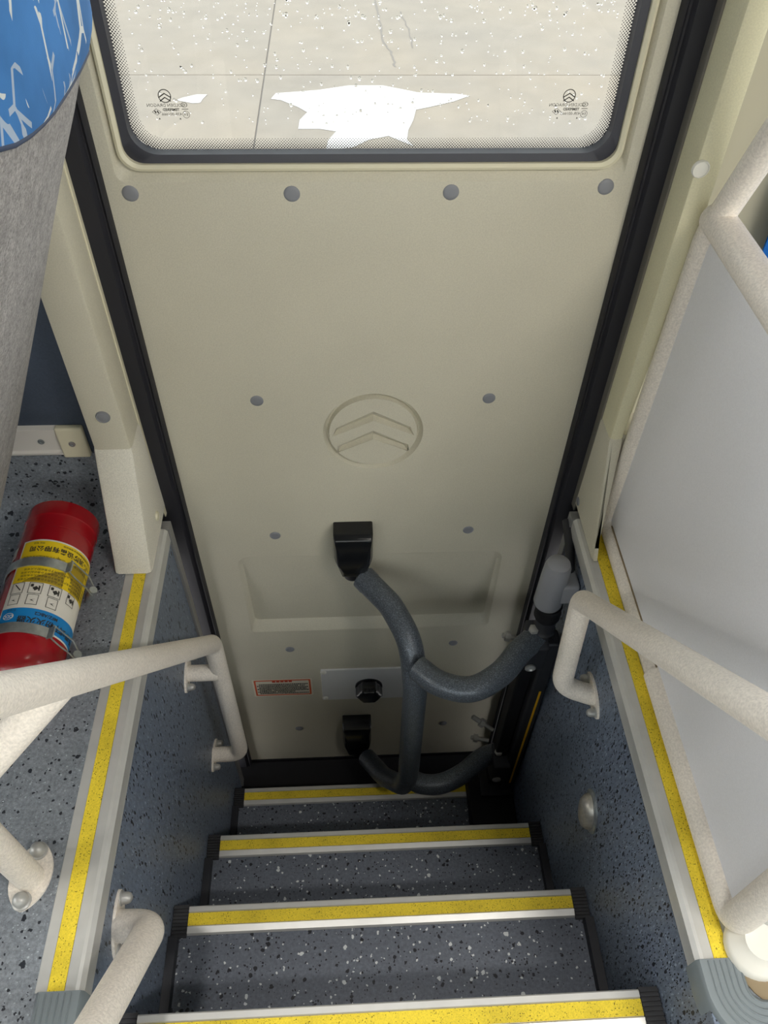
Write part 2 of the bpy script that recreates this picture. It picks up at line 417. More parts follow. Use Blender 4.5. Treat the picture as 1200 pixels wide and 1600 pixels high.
# ---------------------------------------------------------------- staircase
stairs = struct(empty('staircase', (0, -.55, -1.32)), 'four dark flecked steps going down to the door')
def step(yb, z, yback, riser, wide=True):
    """yb = leading edge (door side), z = top"""
    st = obj('step', MB().box((-.43, yback, z-.006-.03), (.43, yb-.004, z-.006)).box((-.43, yb-.03, z-riser), (.43, yb-.006, z-.02)), 'tread', stairs)
    prof = [(0, -.022), (0, .0), (-.002, .002), (-.011, .002), (-.013, -.001), (-.037, -.001), (-.039, .003), (-.051, .0005), (-.054, -.004), (-.054, -.006), (-.006, -.006), (-.006, -.022)]
    # profile carries two ridges; the grit strip sits in the trough between them
    mb = MB(); mb.prism([(-.397, yb+a, z+b) for a, b in prof], (.794, 0, 0)); obj('nosing', mb, 'alu', st)
    s = obj('grit_strip', MB().box((-.397, yb-.0365, z-.001), (.397, yb-.0135, z+.0015)), 'yellow', st)
    for sgn in (-1, 1):
        x0, x1 = (.398, .4285); mb = MB()
        mb.box((sgn*x0, yb+.003, z-.03), (sgn*x1, yb-.058, z-.001))
        for k in range(9):
            y = yb - .001 - k*.0066
            mb.box((sgn*x0, y, z-.001), (sgn*x1, y-.0036, z+.003))
        obj('ribbed_end_cap', mb, 'ribbed', st)
        obj('skirting_strip', MB().box((sgn*.412, yb-.06, z-.006), (sgn*.4295, yback, z+.02)), 'skirting', st)
    return st
step(-.912, -.200, -1.00, .30)
step(-.672, -.510, -.925, .30)
step(-.424, -.810, -.690, .34)
step(-.153, -1.172, -.445, .148)

# ---------------------------------------------------------------- deck edge profiles
def deck_edge(name, s, label):
    t = struct(empty(name, (s*.45, -.55, 0)), label)
    y0, y1 = -.915, -.085
    prof = [(.4265, -.036), (.4265, -.003), (.4325, .003), (.4375, .004), (.4525, .002), (.4525, .0006), (.4765, .0006), (.4765, .002), (.492, .0015), (.494, -.001), (.436, -.001), (.436, -.034)]
    obj('edge_profile', MB().prism([(s*a, y0, b) for a, b in prof], (0, y1-y0, 0)), 'alu', t)
    obj('grit_strip', MB().box((s*.453, y0, .0004), (s*.476, y1, .0025)), 'yellow', t)
    # moulded corner piece that turns the edge into the aisle
    mb = MB(); N = 10
    prof2 = [(0, -.045), (0, .001), (.004, .006), (.060, .006), (.064, .001), (.064, -.001), (.008, -.001), (.008, -.045)]
    path = [((s*.430), -.915, 0)] + [(s*(.430), -.95, 0)]
    loops = []
    for k in range(N+1):                       # sweep the profile round a quarter turn away from the stairwell
        a = math.pi/2*k/N; cx, cy = s*.505, -.95
        loops.append([(cx - s*(.079-q)*math.cos(a), cy - (.079-q)*math.sin(a), z) for q, z in prof2])
    first = [(s*(.426+q), -.9145, z) for q, z in prof2]
    last = [(s*.56, -.95-.079+q, z) for q, z in prof2]
    mb.loft([first]+loops+[last], True, True); c = obj('corner_cap', mb, 'corner', t, 40)
    c['label'] = 'grey moulded corner piece with raised ribs'
    for j in range(6):
        q = .016 + .0085*j; pts = [(s*(.426+q), -.917, .0062)] + [(s*.505 - s*(.079-q)*math.cos(math.pi/2*k/N), -.95-(.079-q)*math.sin(math.pi/2*k/N), .0062) for k in range(N+1)] + [(s*.558, -.95-.079+q, .0062)]
        obj('rib', MB().sweep(pts, .0014, 6), 'corner', c, 60)
    return t
deck_edge('trim_20', -1, 'yellow-striped aluminium edging along the top of the stairwell on the extinguisher side')
deck_edge('trim_21', 1, 'yellow-striped aluminium edging along the top of the stairwell beside the grey partition')
for i, s in enumerate((-1, 1)):
    sbox('trim_%d' % (22+i), (s*.424, -.082, -1.32), (s*.446, -.058, -.002), 'alu_side', .001)

# ---------------------------------------------------------------- door
door = struct(empty('door_1', (0, 0, -1.31)), 'cream bus door with window, screw caps and raised round emblem')
PX, PZ0, PZ1 = .402, -1.305, 1.60
outer = [(-PX, 0, PZ0), (PX, 0, PZ0), (PX, 0, PZ1), (-PX, 0, PZ1)]
ch0 = rrect(-.382, .382, .694, 1.50, (.016, .016, .016, .016), 6, 0.0)
ch1 = rrect(-.374, .374, .709, 1.49, (.026, .026, .026, .026), 6, .014)
ch2 = rrect(-.374, .374, .709, 1.49, (.026, .026, .026, .026), 6, .034)
pk0 = rrect(-.316, .316, -.522, -.203, (.012, .012, .03, .03), 6, 0.0)
pk1 = rrect(-.312, .312, -.518, -.206, (.012, .012, .03, .03), 6, .002)
pk2 = [(x*.975, .002 + .020*max(0, min(1, (-.20-z)/.28)), z if z > -.4 else z+.024) for x, y, z in pk1]
EX, EZ, nn = .003, .183, 72
def ecirc(r, y): return [(EX+r*math.cos(2*math.pi*k/nn), y, EZ+r*math.sin(2*math.pi*k/nn)) for k in range(nn)]
def echev(za, wl, zl, wb, zb_, zi):
    """pressed chevron: face loop, and the floor loop that is deepest along its lower edge"""
    top = [(-wb, zb_), (-wl, zl), (0, za), (wl, zl), (wb, zb_), (0, zi)]
    lo = [(-wb+.010, zb_+.0085, .0125), (-wl+.004, zl-.001, .0022), (0, za-.003, .0022), (wl-.004, zl-.001, .0022), (wb-.010, zb_+.0085, .0125), (0, zi+.006, .0125)]
    return [(EX+a, 0.0, EZ+b) for a, b in top], [(EX+a, y, EZ+b) for a, b, y in lo]
c1a, c1b = echev(.239-.183, .074, .197-.183, .0825, .174-.183, .215-.183); c2a, c2b = echev(.189-.183, .071, .149-.183, .0735, .130-.183, .166-.183)
ring = [ecirc(.100, 0), ecirc(.0975, .005), ecirc(.093, .011), ecirc(.0905, .0115), ecirc(.0885, .004), ecirc(.0875, 0)]
mb = MB(); mb.add(*fill_loops([outer, ch0, pk0, ring[0]])); mb.loft(ring); # face between the ring and the chevrons, as strips fanned from the ring to the chevron edges
def rp(deg): a = math.radians(deg); return (EX+.0875*math.cos(a), 0.0, EZ+.0875*math.sin(a))
def arc(a0, a1, n=14): return [rp(a0+(a1-a0)*k/n) for k in range(n+1)]
def angp(p): return math.degrees(math.atan2(p[2]-EZ, p[0]-EX))
for lp in (arc(angp(c1a[4]), 90, 16) + [c1a[2], c1a[3], c1a[4]], arc(90, 360+angp(c1a[0]) if angp(c1a[0]) < 0 else angp(c1a[0]), 16) + [c1a[0], c1a[1], c1a[2]],
           arc(angp(c2a[4]), angp(c1a[4]), 6) + [c1a[4], c1a[5], c2a[2], c2a[3], c2a[4]],
           arc(angp(c1a[0]) % 360, angp(c2a[0]) % 360, 6) + [c2a[0], c2a[1], c2a[2], c1a[5], c1a[0]],
           arc(angp(c2a[0]) % 360, 270, 12) + [c2a[5], c2a[0]], arc(270, 360+angp(c2a[4]), 12) + [c2a[4], c2a[5]]):
    mb.add(*fill_loops([lp]))
for ca, cb in ((c1a, c1b), (c2a, c2b)): mb.loft([ca, cb]); mb.add(cb, [(0, 1, 2), (0, 2, 5), (2, 3, 4), (2, 4, 5)])
mb.loft([ch0, ch1, ch2]); mb.loft([pk0, pk1, pk2], False, True)
back = [(x, .034, z) for x, y, z in outer]; mb.loft([outer, back])
panel = obj('door_panel', mb, 'cream', door, 30)
# retainer strip round the glass
mb = MB(); lps = []
for ins, y in ((0, .016), (.0, .004), (.004, .002), (.0085, .006), (.0095, .02)):
    lps.append(rrect(-.3735+ins, .3735-ins, .7095+ins, 1.489-ins, .03-ins*.5, 6, y))
mb.loft(lps); obj('retainer_strip', mb, 'cream_light', door, 40)
mb = MB(); lps = [rrect(-.366+i, .366-i, .717+i, 1.48-i, .03+i*.6, 8, y) for i, y in ((0, .012), (.002, .010), (.0135, .012), (.0150, .027))]
mb.loft(lps); g = obj('glazing_seal', mb, 'frit', door, 40)
mb = MB().box((-.368, .028, .712), (.368, .032, 1.485)); glass = obj('window_pane', mb, 'glass', door); glass['label'] = 'clear rain-spotted glass'
# frit dot band (flat print on the inner face of the pane)
la = rrect(-.354, .354, .729, 1.464, .05, 8, .0272); lb = rrect(-.336, .336, .747, 1.446, .034, 8, .0272)
la = [(x, .0272, z) for x, y, z in la]
mb = MB().loft([la, lb]); me = bpy.data.meshes.new('dot_band'); me.from_pydata(mb.v, [], mb.f); uvl = me.uv_layers.new(); n = len(la)
for p in me.polygons:
    for li in p.loop_indices: uvl.data[li].uv = (0, 0 if me.loops[li].vertex_index < n else 1)
link('dot_band', me, 'frit_dots', glass)
# maker's etching, read from inside so mirrored
def flat(mbx, vf, ox, oz, y, mirror=True):
    v, f = vf; mbx.add([(ox + (-a if mirror else a), y, oz+b) for a, b in v], f)
def ring2(mbx, cx, cz, ro, ri, y, n=28, sx=1.0):
    mbx.loft([[(cx+sx*r*math.cos(2*math.pi*k/n), y, cz+r*math.sin(2*math.pi*k/n)) for k in range(n)] for r in (ro, ri)])
def chev(mbx, cx, cz, w, drop, th, y):
    for s in (-1, 1):
        mbx.add([(cx, y, cz), (cx+s*w, y, cz-drop), (cx+s*w, y, cz-drop-th), (cx, y, cz-th)], [(0, 1, 2, 3)])
def etching(cx, cz, y=.0268):
    mb = MB()
    ring2(mb, cx, cz, .0092, .0080, y)
    chev(mb, cx, cz+.0042, .0082, .0052, .0017, y); chev(mb, cx, cz-.0010, .0078, .0052, .0017, y)
    flat(mb, text2d('GOLDEN DRAGON', .0062), cx-.0005, cz-.0125, y)
    flat(mb, text2d('TEMPERED', .0050, bold=.00016), cx+.006, cz-.0185, y)
    flat(mb, text2d('43R-001666', .0058), cx+.006, cz-.0245, y)
    ex, ez = cx+.0262, cz-.0250
    ring2(mb, ex, ez, .0050, .0044, y); flat(mb, text2d('E4', .0058), ex, ez, y)
    ring2(mb, ex-.001, cz-.0118, .0034, .0029, y, sx=1.35); flat(mb, text2d('CCC', .0042), ex-.001, cz-.0118, y)
    mb.add([(ex-.005, y, cz-.0172), (ex+.004, y, cz-.0172), (ex+.004, y, cz-.0180), (ex-.005, y, cz-.0180)], [(0, 1, 2, 3)])
    vx, vz = cx-.0150, cz-.0215                        # small diamond safety mark
    o = [(-.0066, 0), (0, .0048), (.0066, 0), (0, -.0048)]; i = [(a*.86, b*.86) for a, b in o]
    mb.loft([[(vx+a, y, vz+b) for a, b in o], [(vx+a, y, vz+b) for a, b in i]])
    for dx in (-.0018, .0018): mb.add([(vx+dx-.0018, y, vz+.0014), (vx+dx, y, vz+.0022), (vx+dx+.0018, y, vz-.0012), (vx+dx, y, vz-.0020)], [(0, 1, 2, 3)])
    for dx in (-.0125, .017): mb.add([(cx+dx-.0014, y, cz-.0316), (cx+dx+.0014, y, cz-.0316), (cx+dx, y, cz-.0292)], [(0, 1, 2)])
    return obj('glass_etching', mb, 'ink', glass, fix=False)
etching(-.2945, .806); etching(.2830, .806)
# rain drops on the outside of the pane
mb = MB()
for k in range(1000):
    dense = k < 620
    x = random.uniform(-.33, .33); z = random.uniform(.90, 1.02) if dense else random.uniform(.765, .92)
    if dense and random.random() < (.98-z)*4: z = random.uniform(.93, 1.02)
    r = random.choice((.0008, .0010, .0012, .0014, .0017, .0021)) * random.uniform(.8, 1.15); st = random.uniform(.9, 1.35)
    lo = []
    for a, h in ((1.0, 0), (.86, .36), (.55, .62), (.18, .72)):
        lo.append([(x+r*a*math.cos(2*math.pi*q/8), .0321+r*h, z+r*a*st*math.sin(2*math.pi*q/8)) for q in range(8)])
    mb.loft(lo, True, True)
dr = obj('rain_drops', mb, 'water', glass, 80); dr['kind'] = 'stuff'
# screw caps
CAPS = [(-.366, .678), (-.124, .676), (.119, .677), (.358, .684), (-.219, .271), (.226, .267), (-.219, -.127), (.224, -.124), (-.221, -.612), (.229, -.605), (-.225, -1.083), (.236, -1.083)]
c0 = None
for x, z in CAPS:
    if c0 is None:
        c0 = obj('screw_cap', MB().lathe((x, .001, z), (0, -1, 0), [(.0125, 0), (.0125, .0014), (.0112, .0028), (.007, .0035), (.0, .0036)], 24), 'capgrey', door, 40); off = WLOC[c0.name] - Vector((x, 0, z))
    else: clone(c0, Vector((x, 0, z))+off, door)
# raised emblem
def relief(mbx, outline, h=.0055, ins=.0045):
    """bevelled raised shape on the door face; outline in (x,z)"""
    n = len(outline); cx = sum(p[0] for p in outline)/n; cz = sum(p[1] for p in outline)/n
    inn = []
    for i in range(n):
        a = Vector(outline[i-1]); b = Vector(outline[i]); c = Vector(outline[(i+1) % n])
        e1 = (b-a).normalized(); e2 = (c-b).normalized(); n1 = Vector((-e1.y, e1.x)); n2 = Vector((-e2.y, e2.x))
        m = (n1+n2); m = m/ max(.35, m.dot(n1)); inn.append(b+m*ins)
    mbx.loft([[(p[0], .0005, p[1]) for p in outline], [(p[0], -h, p[1]) for p in inn]], False, True)
# (the round emblem is pressed into the panel face, see above)
# latch covers
def latch(z1, hgt):
    x0, x1 = -.086, .003; cx = (x0+x1)/2; w = (x1-x0)/2
    def lp(y, ww, za, zb, taper): return [(cx-ww, y, zb), (cx+ww, y, zb), (cx+ww, y, za+taper), (cx+ww*.62, y, za), (cx-ww*.62, y, za), (cx-ww, y, za+taper)]
    mb = MB(); mb.loft([lp(0, w, z1-hgt, z1, hgt*.42), lp(-.035, w, z1-hgt, z1, hgt*.42), lp(-.05, w*.93, z1-hgt+.004, z1-.010, hgt*.42), lp(-.058, w*.80, z1-hgt+.03, z1-.05, hgt*.16)], False, True)
    l = obj('latch_cover', mb, 'black', door, None, .004)
    obj('keeper_stud', MB().lathe((cx-.004, -.028, z1-hgt+.004), (0, 0, -1), [(.020, 0), (.020, .018), (.013, .028), (.0, .031)], 20), 'darkmetal', l, 40)
    return l
latch(-.085, .145); latch(-1.005, .185)
# access plate with knob
pl = obj('access_plate', MB().prism(rrect(-.142, .125, -.893, -.722, .004, 3, 0.0005), (0, -.006, 0)), 'plate', door, None, .0012)
for x, z in ((-.134, -.733), (-.134, -.880)):
    obj('plate_screw', MB().lathe((x, -.0054, z), (0, -1, 0), [(.0095, 0), (.008, .002), (.004, .0036), (0, .0038)], 18), 'white', pl, 40)
KX, KZ = -.004, -.815
mb = MB(); n = 48
def lobed(r, y, amp): return [(KX+(r+amp*max(0, math.cos(6*a))**2*.8)*math.cos(a), y, KZ+(r+amp*max(0, math.cos(6*a))**2*.8)*math.sin(a)) for a in [2*math.pi*k/n for k in range(n)]]
mb.loft([lobed(.040, -.003, .0), lobed(.040, -.010, .0), lobed(.034, -.012, .006), lobed(.034, -.040, .006), lobed(.029, -.046, .004), lobed(.010, -.047, 0)], False, True)
kn = obj('release_knob', mb, 'black', pl, 40); kn['label'] = 'black lobed release knob'
# warning sticker: printed lines too small to read
M['sticker'] = plain('sticker_cream', (222, 216, 198), .6)
st = obj('warning_sticker', MB().prism(rrect(-.343, -.169, -.868, -.770, .004, 3, .0004), (0, -.0008, 0)), 'sticker', door)
st['label'] = 'small orange-bordered sticker with rows of dark print'
obj('sticker_border', MB().loft([rrect(-.343+i_, .0-.169-i_, -.868+i_, -.770-i_, .003, 3, y_) for i_, y_ in ((.005, -.0003), (.005, -.0007), (.010, -.0007), (.010, -.0003))]), 'orange', st)
mb = MB(); mo = MB()
for x in [-.285+.012*k for k in range(5)]: mo.box((x, -.0009, -.787), (x+.0095, -.00125, -.7795))
for r in range(7):
    z = -.796-.0086*r; x = -.331 + (.006 if r % 2 == 0 else 0); end = -.182 - (random.random()*.05 if r % 2 else 0)
    while x < end:
        w = random.uniform(.003, .0052); mb.box((x, -.0009, z), (x+w, -.00125, z-random.uniform(.0042, .0058))); x += w+.0012+(.004 if random.random() < .08 else 0)
ob = obj('print_lines', mb, 'ink', st); ob['kind'] = 'stuff'
ob = obj('print_heading', mo, plain('sticker_red', (190, 60, 40), .6), st); ob['kind'] = 'stuff'

# rubber seals either side of the leaf
def seal(name, s):
    mb = MB(); prof = [(.4005, .03), (.4005, -.010), (.404, -.017), (.408, -.013), (.411, -.013), (.416, -.020), (.452, -.020), (.462, -.012), (.466, 0), (.466, .03)]
    mb.prism([(s*a, b, -1.315) for a, b in prof], (0, 0, 3.0)); return struct(obj(name, mb, 'rubber', None, 35), None)
seal('trim_24', -1)['label'] = 'black rubber seal down the hinge-free edge of the door'
seal('trim_25', 1)['label'] = 'black rubber seal beside the door arm post'
sbox('trim_26', (-.402, -.004, -1.315), (.402, .03, -1.30), 'rubber_dark')

# ---------------------------------------------------------------- door pillars
def pillar(name, s, top_x, label):
    t = struct(empty(name, (s*.48, -.06, 0)), label); xo = .512 if s < 0 else .469
    mb = MB(); ZK = .24
    # upper shaft and the lower skirt that slopes out to the platform
    for (za, ya), (zb, yb) in (((0.004, -.198), (ZK, -.100)), ((ZK, -.100), (1.62, -.085))):
        pass
    def lp(z, y, xi, xo2, r=.008): return [(s*xi, -.0, z), (s*xi, y+r, z), (s*(xi+r*.3), y+r*.3, z), (s*(xi+r), y, z), (s*(xo2-r), y, z), (s*(xo2-r*.3), y+r*.3, z), (s*xo2, y+r, z), (s*xo2, 0, z)]
    xt = xo if s < 0 else .482; xb = xo+.002 if s < 0 else .452
    obj('pillar_cover', MB().loft([lp(ZK+.002, -.100, .443, xo), lp(.62, -.100, .443, xt), lp(1.62, -.1, .443, xt)], True, True), 'cream' if s < 0 else 'cream_yellow', t, 35)
    obj('pillar_skirt', MB().loft([lp(.004, -.200, .440, xb, .010), lp(.03, -.188, .440, xb, .010), lp(ZK, -.103, .441, xo+.001, .008), lp(ZK+.006, -.100, .443, xo, .008)], True, True), 'cream_speck' if s < 0 else 'cream', t, 35)
    if s > 0: obj('pillar_base', MB().box((.4445, -.092, .004), (.53, -.03, ZK+.01)), 'cream', t)
    return t
pl_l = pillar('trim_27', -1, 0, 'cream moulded door pillar cover beside the fire extinguisher')
pl_r = pillar('trim_28', 1, .0, 'pale yellow-cream door pillar cover behind the partition post')
def button(parent, x, y, z, ax, mat, r=.011):
    return obj('fastener', MB().lathe((x, y, z), ax, [(r, -.001), (r, .002), (r*.9, .004), (r*.86, .004), (r*.80, .0028), (r*.5, .004), (0, .0042)], 24), mat, parent, 40)
button(pl_l, -.475, -.100, .325, (0, -1, 0), 'capgrey', .0125)
button(pl_l, -.4405, -.085, -.0 + .045, (1, 0, 0), 'cream_light', .010)
button(pl_r, .4505, -.1000, .757, (0, -1, 0), 'white', .0125)
button(pl_r, .4425, -.050, .02, (-1, 0, 0), 'capgrey', .010)
sbox('trim_29', (.4395, -.04, -.02), (.4435, -.005, 1.62), 'grey_strip', .001)
sbox('trim_30', (-.4435, -.03, -.02), (-.4405, -.004, 1.62), 'cream_light', .001)

# ---------------------------------------------------------------- skirting profile on the side wall
bb = struct(empty('baseboard_left', (-.8, -.04, .18)), 'white aluminium skirting profile with cream end cap under the navy wall panel')
prof = [(-.030, .176), (-.038, .176), (-.041, .180), (-.041, .184), (-.036, .187), (-.036, .229), (-.041, .233), (-.041, .243), (-.030, .246)]
obj('skirting_profile', MB().prism([(-2.6, y, z) for y, z in prof], (2.6-.592, 0, 0)), plain('white_anodised', (226, 222, 216), .4, .1), bb)
ec = obj('end_cap', MB().box((-.597, -.030, .173), (-.546, -.0445, .248)), 'cream_light', bb, None, .004); ec['label'] = 'cream plastic end cap'
for x, y in ((-.632, -.0365), (-.572, -.045)):
    obj('countersunk_screw', MB().lathe((x, y, .210), (0, -1, 0), [(.0065, 0), (.006, .0012), (.003, .0014), (.0022, -.0005), (0, -.0006)], 16), 'steel', bb, 40)

# ============================================================ THINGS
# flange plate with two bolts against a wall
def flange(parent, c, nrm, along, L=.088, Wd=.05, bolt=.0085, mat='rail'):
    c = Vector(c); n = Vector(nrm).normalized(); u = Vector(along).normalized(); w = n.cross(u)
    pts = []
    for k in range(32):
        a = 2*math.pi*k/32; r = abs(math.cos(a))**1.0
        pts.append(c + u*(math.cos(a)*L/2) + w*(math.sin(a)*Wd/2*(1-.30*abs(math.cos(a))**3)))
    f = obj('flange_plate', MB().loft([[p for p in pts], [p+n*.0045 for p in pts]], True, True), mat, parent, 40)
    for s in (-1, 1):
        b = c + u*s*(L/2-.0135)
        obj('bolt', MB().lathe(b+n*.0045, n, [(bolt*1.25, 0), (bolt*1.25, .002), (bolt, .003), (bolt, .010), (bolt*.8, .015), (bolt*.35, .0178), (0, .0182)], 18), 'boltgrey', f, 40)
    return f
TR = .0205
# left handrail
hr = thing('handrail', (-.40, -.22, -.79), 'long cream handrail crossing over the extinguisher side edging, with a floor post', 'handrail')
path = fillet([(-.43, -.225, -.765), (-.355, -.225, -.765), (-.355, -.215, -.235), (-.36, -.90, .755), (-.535, -.93, .755), (-.56, -.93, .0)], [.05, .05, .08, .06], 9)
obj('rail_tube', MB().sweep(path, TR, 24), 'rail', hr, 40)
obj('stub_tube', MB().sweep([(-.43, -.222, -.345), (-.356, -.222, -.345)], TR*.93, 20), 'rail', hr, 40)
flange(hr, (-.43, -.218, -.345), (1, 0, 0), (0, 1, .26), .098); flange(hr, (-.43, -.222, -.775), (1, 0, 0), (0, 1, -.1), .098)
br = fillet([(-.36, -.715, .490), (-.475, -.80, .40), (-.535, -.765, .30), (-.535, -.765, .0)], [.06, .05], 9)
obj('floor_post', MB().sweep(br, TR, 24), 'rail', hr, 40)
flange(hr, (-.535, -.762, .0), (0, 0, 1), (.10, 1, 0), .098, .060, .011)
# lower-left grab rail
gr = thing('grab_rail', (-.43, -.80, -.12), 'short cream grab rail on the left stairwell wall by the lowest visible yellow step', 'handrail')
path = fillet([(-.43, -.805, -.115), (-.366, -.815, -.085), (-.372, -.99, .13), (-.40, -1.25, .43)], [.05, .0], 10)
obj('rail_tube', MB().sweep(path, .0240, 26), 'rail', gr, 40)
flange(gr, (-.43, -.803, -.118), (1, 0, 0), (0, 1, .5), .104, .056, .0095)
# right handrail
rr = thing('handrail', (.43, -.42, -.15), 'cream handrail with a hooked end sloping up past the grey partition', 'handrail')
path = fillet([(.43, -.415, -.155), (.362, -.400, -.135), (.362, -.365, .105), (.36, -.872, .596), (.49, -.872, .64)], [.045, .035, .05], 9)
obj('rail_tube', MB().sweep(path, TR, 24), 'rail', rr, 40)
flange(rr, (.43, -.413, -.155), (-1, 0, 0), (0, 1, .16), .098)

# partition
pt = thing('partition', (.49, -.48, 0), 'pale grey partition panel in a cream tube frame beside the stairwell', 'partition')
obj('partition_panel', MB().box((.487, -.865, .025), (.497, -.112, .70)), 'partition', pt, None, .001)
obj('frame_tube', MB().sweep(fillet([(.49, -.48, .022), (.49, -.108, .020), (.49, -.108, .66), (.49, -.24, .96), (.49, -.32, 1.2)], [.035, .07, 0], 9), TR*.95, 24), 'rail', pt, 40)
obj('top_tube', MB().sweep([(.49, -.112, .692), (.49, -.88, .692)], .0235, 24), 'rail', pt, 40)
obj('rear_tube', MB().sweep(fillet([(.49, -.47, .022), (.49, -.872, .022), (.49, -.872, 1.2)], .03, 8), .0225, 24), 'rail', pt, 40)
obj('sealant_bead', MB().sweep([(.486, -.14, .0415), (.486, -.852, .0405)], .0018, 8), 'seal_edge', pt, 40)
ft = obj('foot_plate', MB().lathe((.514, -.903, .004), (0, 0, 1), [(.043, 0), (.043, .010), (.039, .016), (.030, .022), (.024, .034)], 28), 'white', pt, 40)
obj('foot_rim', MB().lathe((.536, -.925, -.002), (0, 0, 1), [(.052, 0), (.052, .004), (.046, .007)], 28), 'seal_edge', pt, 40)

# step light on the right wall
sl = thing('step_light', (.43, -.575, -.345), 'small oval hooded step light on the navy right stairwell wall', 'light')
Lc = Vector((.43, -.573, -.343)); u = Vector((0, -.45, -1)).normalized(); w = Vector((0, 1, -.45)).normalized()
def ov(a, b, x, sh=0): return [Lc + Vector((-x, 0, 0)) + u*(a*math.cos(2*math.pi*k/32)) + w*(b*math.sin(2*math.pi*k/32)+sh) for k in range(32)]
obj('bezel', MB().loft([ov(.050, .036, 0), ov(.050, .036, .003), ov(.046, .033, .006), ov(.043, .030, .006)], False, True), 'steel', sl, 40)
obj('hood', MB().loft([ov(.042, .029, .005), ov(.040, .027, .013), ov(.033, .021, .021), ov(.020, .012, .025), ov(.004, .003, .0265)], False, True), plain('satin_nickel', (190, 186, 178), .38, .6, .5, .2, 150, .12), sl, 60)

# fire extinguisher lying along the platform
EA = (-.607, 0, .075); ER = .066
fe = thing('fire_extinguisher', (-.607, -.30, .0), 'red fire extinguisher with yellow and blue label lying behind the left handrail', 'fire extinguisher')
fe_prof = [(0, -.130), (.060, -.130), (.064, -.127), (.066, -.122), (.066, -.143), (.0645, -.145), (.0645, -.147), (.066, -.149), (.066, -.425), (.064, -.440), (.058, -.457), (.046, -.473), (.030, -.483), (.018, -.487), (.016, -.500)]
fe_prof = [(.054, .134), (.060, .131), (.0630, .124), (.0664, .126), (.0668, .129), (.0668, .157), (.0660, .1585), (.0656, .160), (.0656, .186), (.0651, .1872), (.0651, .1888), (.0660, .190), (.066, .20), (.066, .432), (.064, .447), (.058, .463), (.046, .478), (.030, .488), (.017, .492), (.016, .505)]
obj('cylinder', MB().lathe(EA, (0, -1, 0), fe_prof, 56), 'red', fe, 22)
obj('valve_collar', MB().lathe(EA, (0, -1, 0), [(.019, .500), (.019, .520), (.014, .524), (.014, .545)], 24), 'steel', fe, 40)
obj('valve_handle', MB().box((-.617, -.53, .08), (-.597, -.66, .095)).box((-.617, -.53, .115), (-.597, -.64, .125)).box((-.615, -.52, .06), (-.599, -.555, .12)), 'black', fe, None, .003)
ROT = 0
def cyl_pt(ang, d, r): a = math.radians(ang+ROT); return (EA[0]+r*math.sin(a), -d, EA[2]+r*math.cos(a))
def cpatch(mbx, a0, a1, d0, d1, r, n=None, f0=None, f1=None):
    n = n or max(2, int(abs(a1-a0)/4)); rows = []
    for k in range(n+1):
        u_ = k/n; a = a0+(a1-a0)*u_
        rows.append((cyl_pt(a, f0(u_) if f0 else d0, r), cyl_pt(a, f1(u_) if f1 else d1, r)))
    mbx.loft([[p[0] for p in rows], [p[1] for p in rows]], closed=False)
ROT = 11
A0, A1 = -40, 105; D0, D1 = .222, .412
mb = MB(); cpatch(mb, A0, A1, D0, D1, ER+.0006); lab = obj('label', mb, 'lab_white', fe, 60); lab['label'] = 'yellow, white and blue printed label'
mb = MB(); cpatch(mb, A0+3, A1-2, D0+.0035, .318, ER+.0010); obj('label_yellow_field', mb, 'lab_yellow', lab, 60)
mb = MB(); cpatch(mb, 20, 66, .226, .30, ER+.0013, None, lambda q: .252+.02*(1-q), lambda q: .256+.060*q)
cpatch(mb, -20, 38, .29, .317, ER+.0013, None, lambda q: .316-.034*q, lambda q: .3175)
cpatch(mb, 52, 78, .25, .317, ER+.0014, None, lambda q: .270-.03*q, lambda q: .317); obj('label_olive_shapes', mb, 'lab_olive', lab, 60)
mb = MB(); cpatch(mb, A0+2, A1-2, .372, D1-.003, ER+.0010); obj('label_blue_field', mb, 'lab_blue', lab, 60)
def cyl_text(mbx, s, size, ang, d, bold=0.0, r=ER+.0017):
    """lettering wrapped on the cylinder, tops towards the valve"""
    v, f = text2d(s, size, 'CENTER', bold)
    mbx.add([cyl_pt(ang - math.degrees(a/ER), d+b, r) for a, b in v], f)
mb = MB(); cyl_text(mb, '消防设备有限公司', .0130, 20, .243, .0003)
cyl_text(mb, '消防安全 使用说明', .0046, 40, .231); cyl_text(mb, '地址 电话', .0046, -12, .231)
for k, d in enumerate((.262, .290, .297, .304, .311)):
    cyl_text(mb, '本产品适用于扑救初起火灾有效期'[: 15-k % 3], .0056, 5 + 6*(k % 2), d)
    cyl_text(mb, '灭火器应放置通风干燥', .0056, 72, d)
cyl_text(mb, '二氧化碳驱动', .0056, 70, .232); cyl_text(mb, '水分含量', .0056, 76, .242)
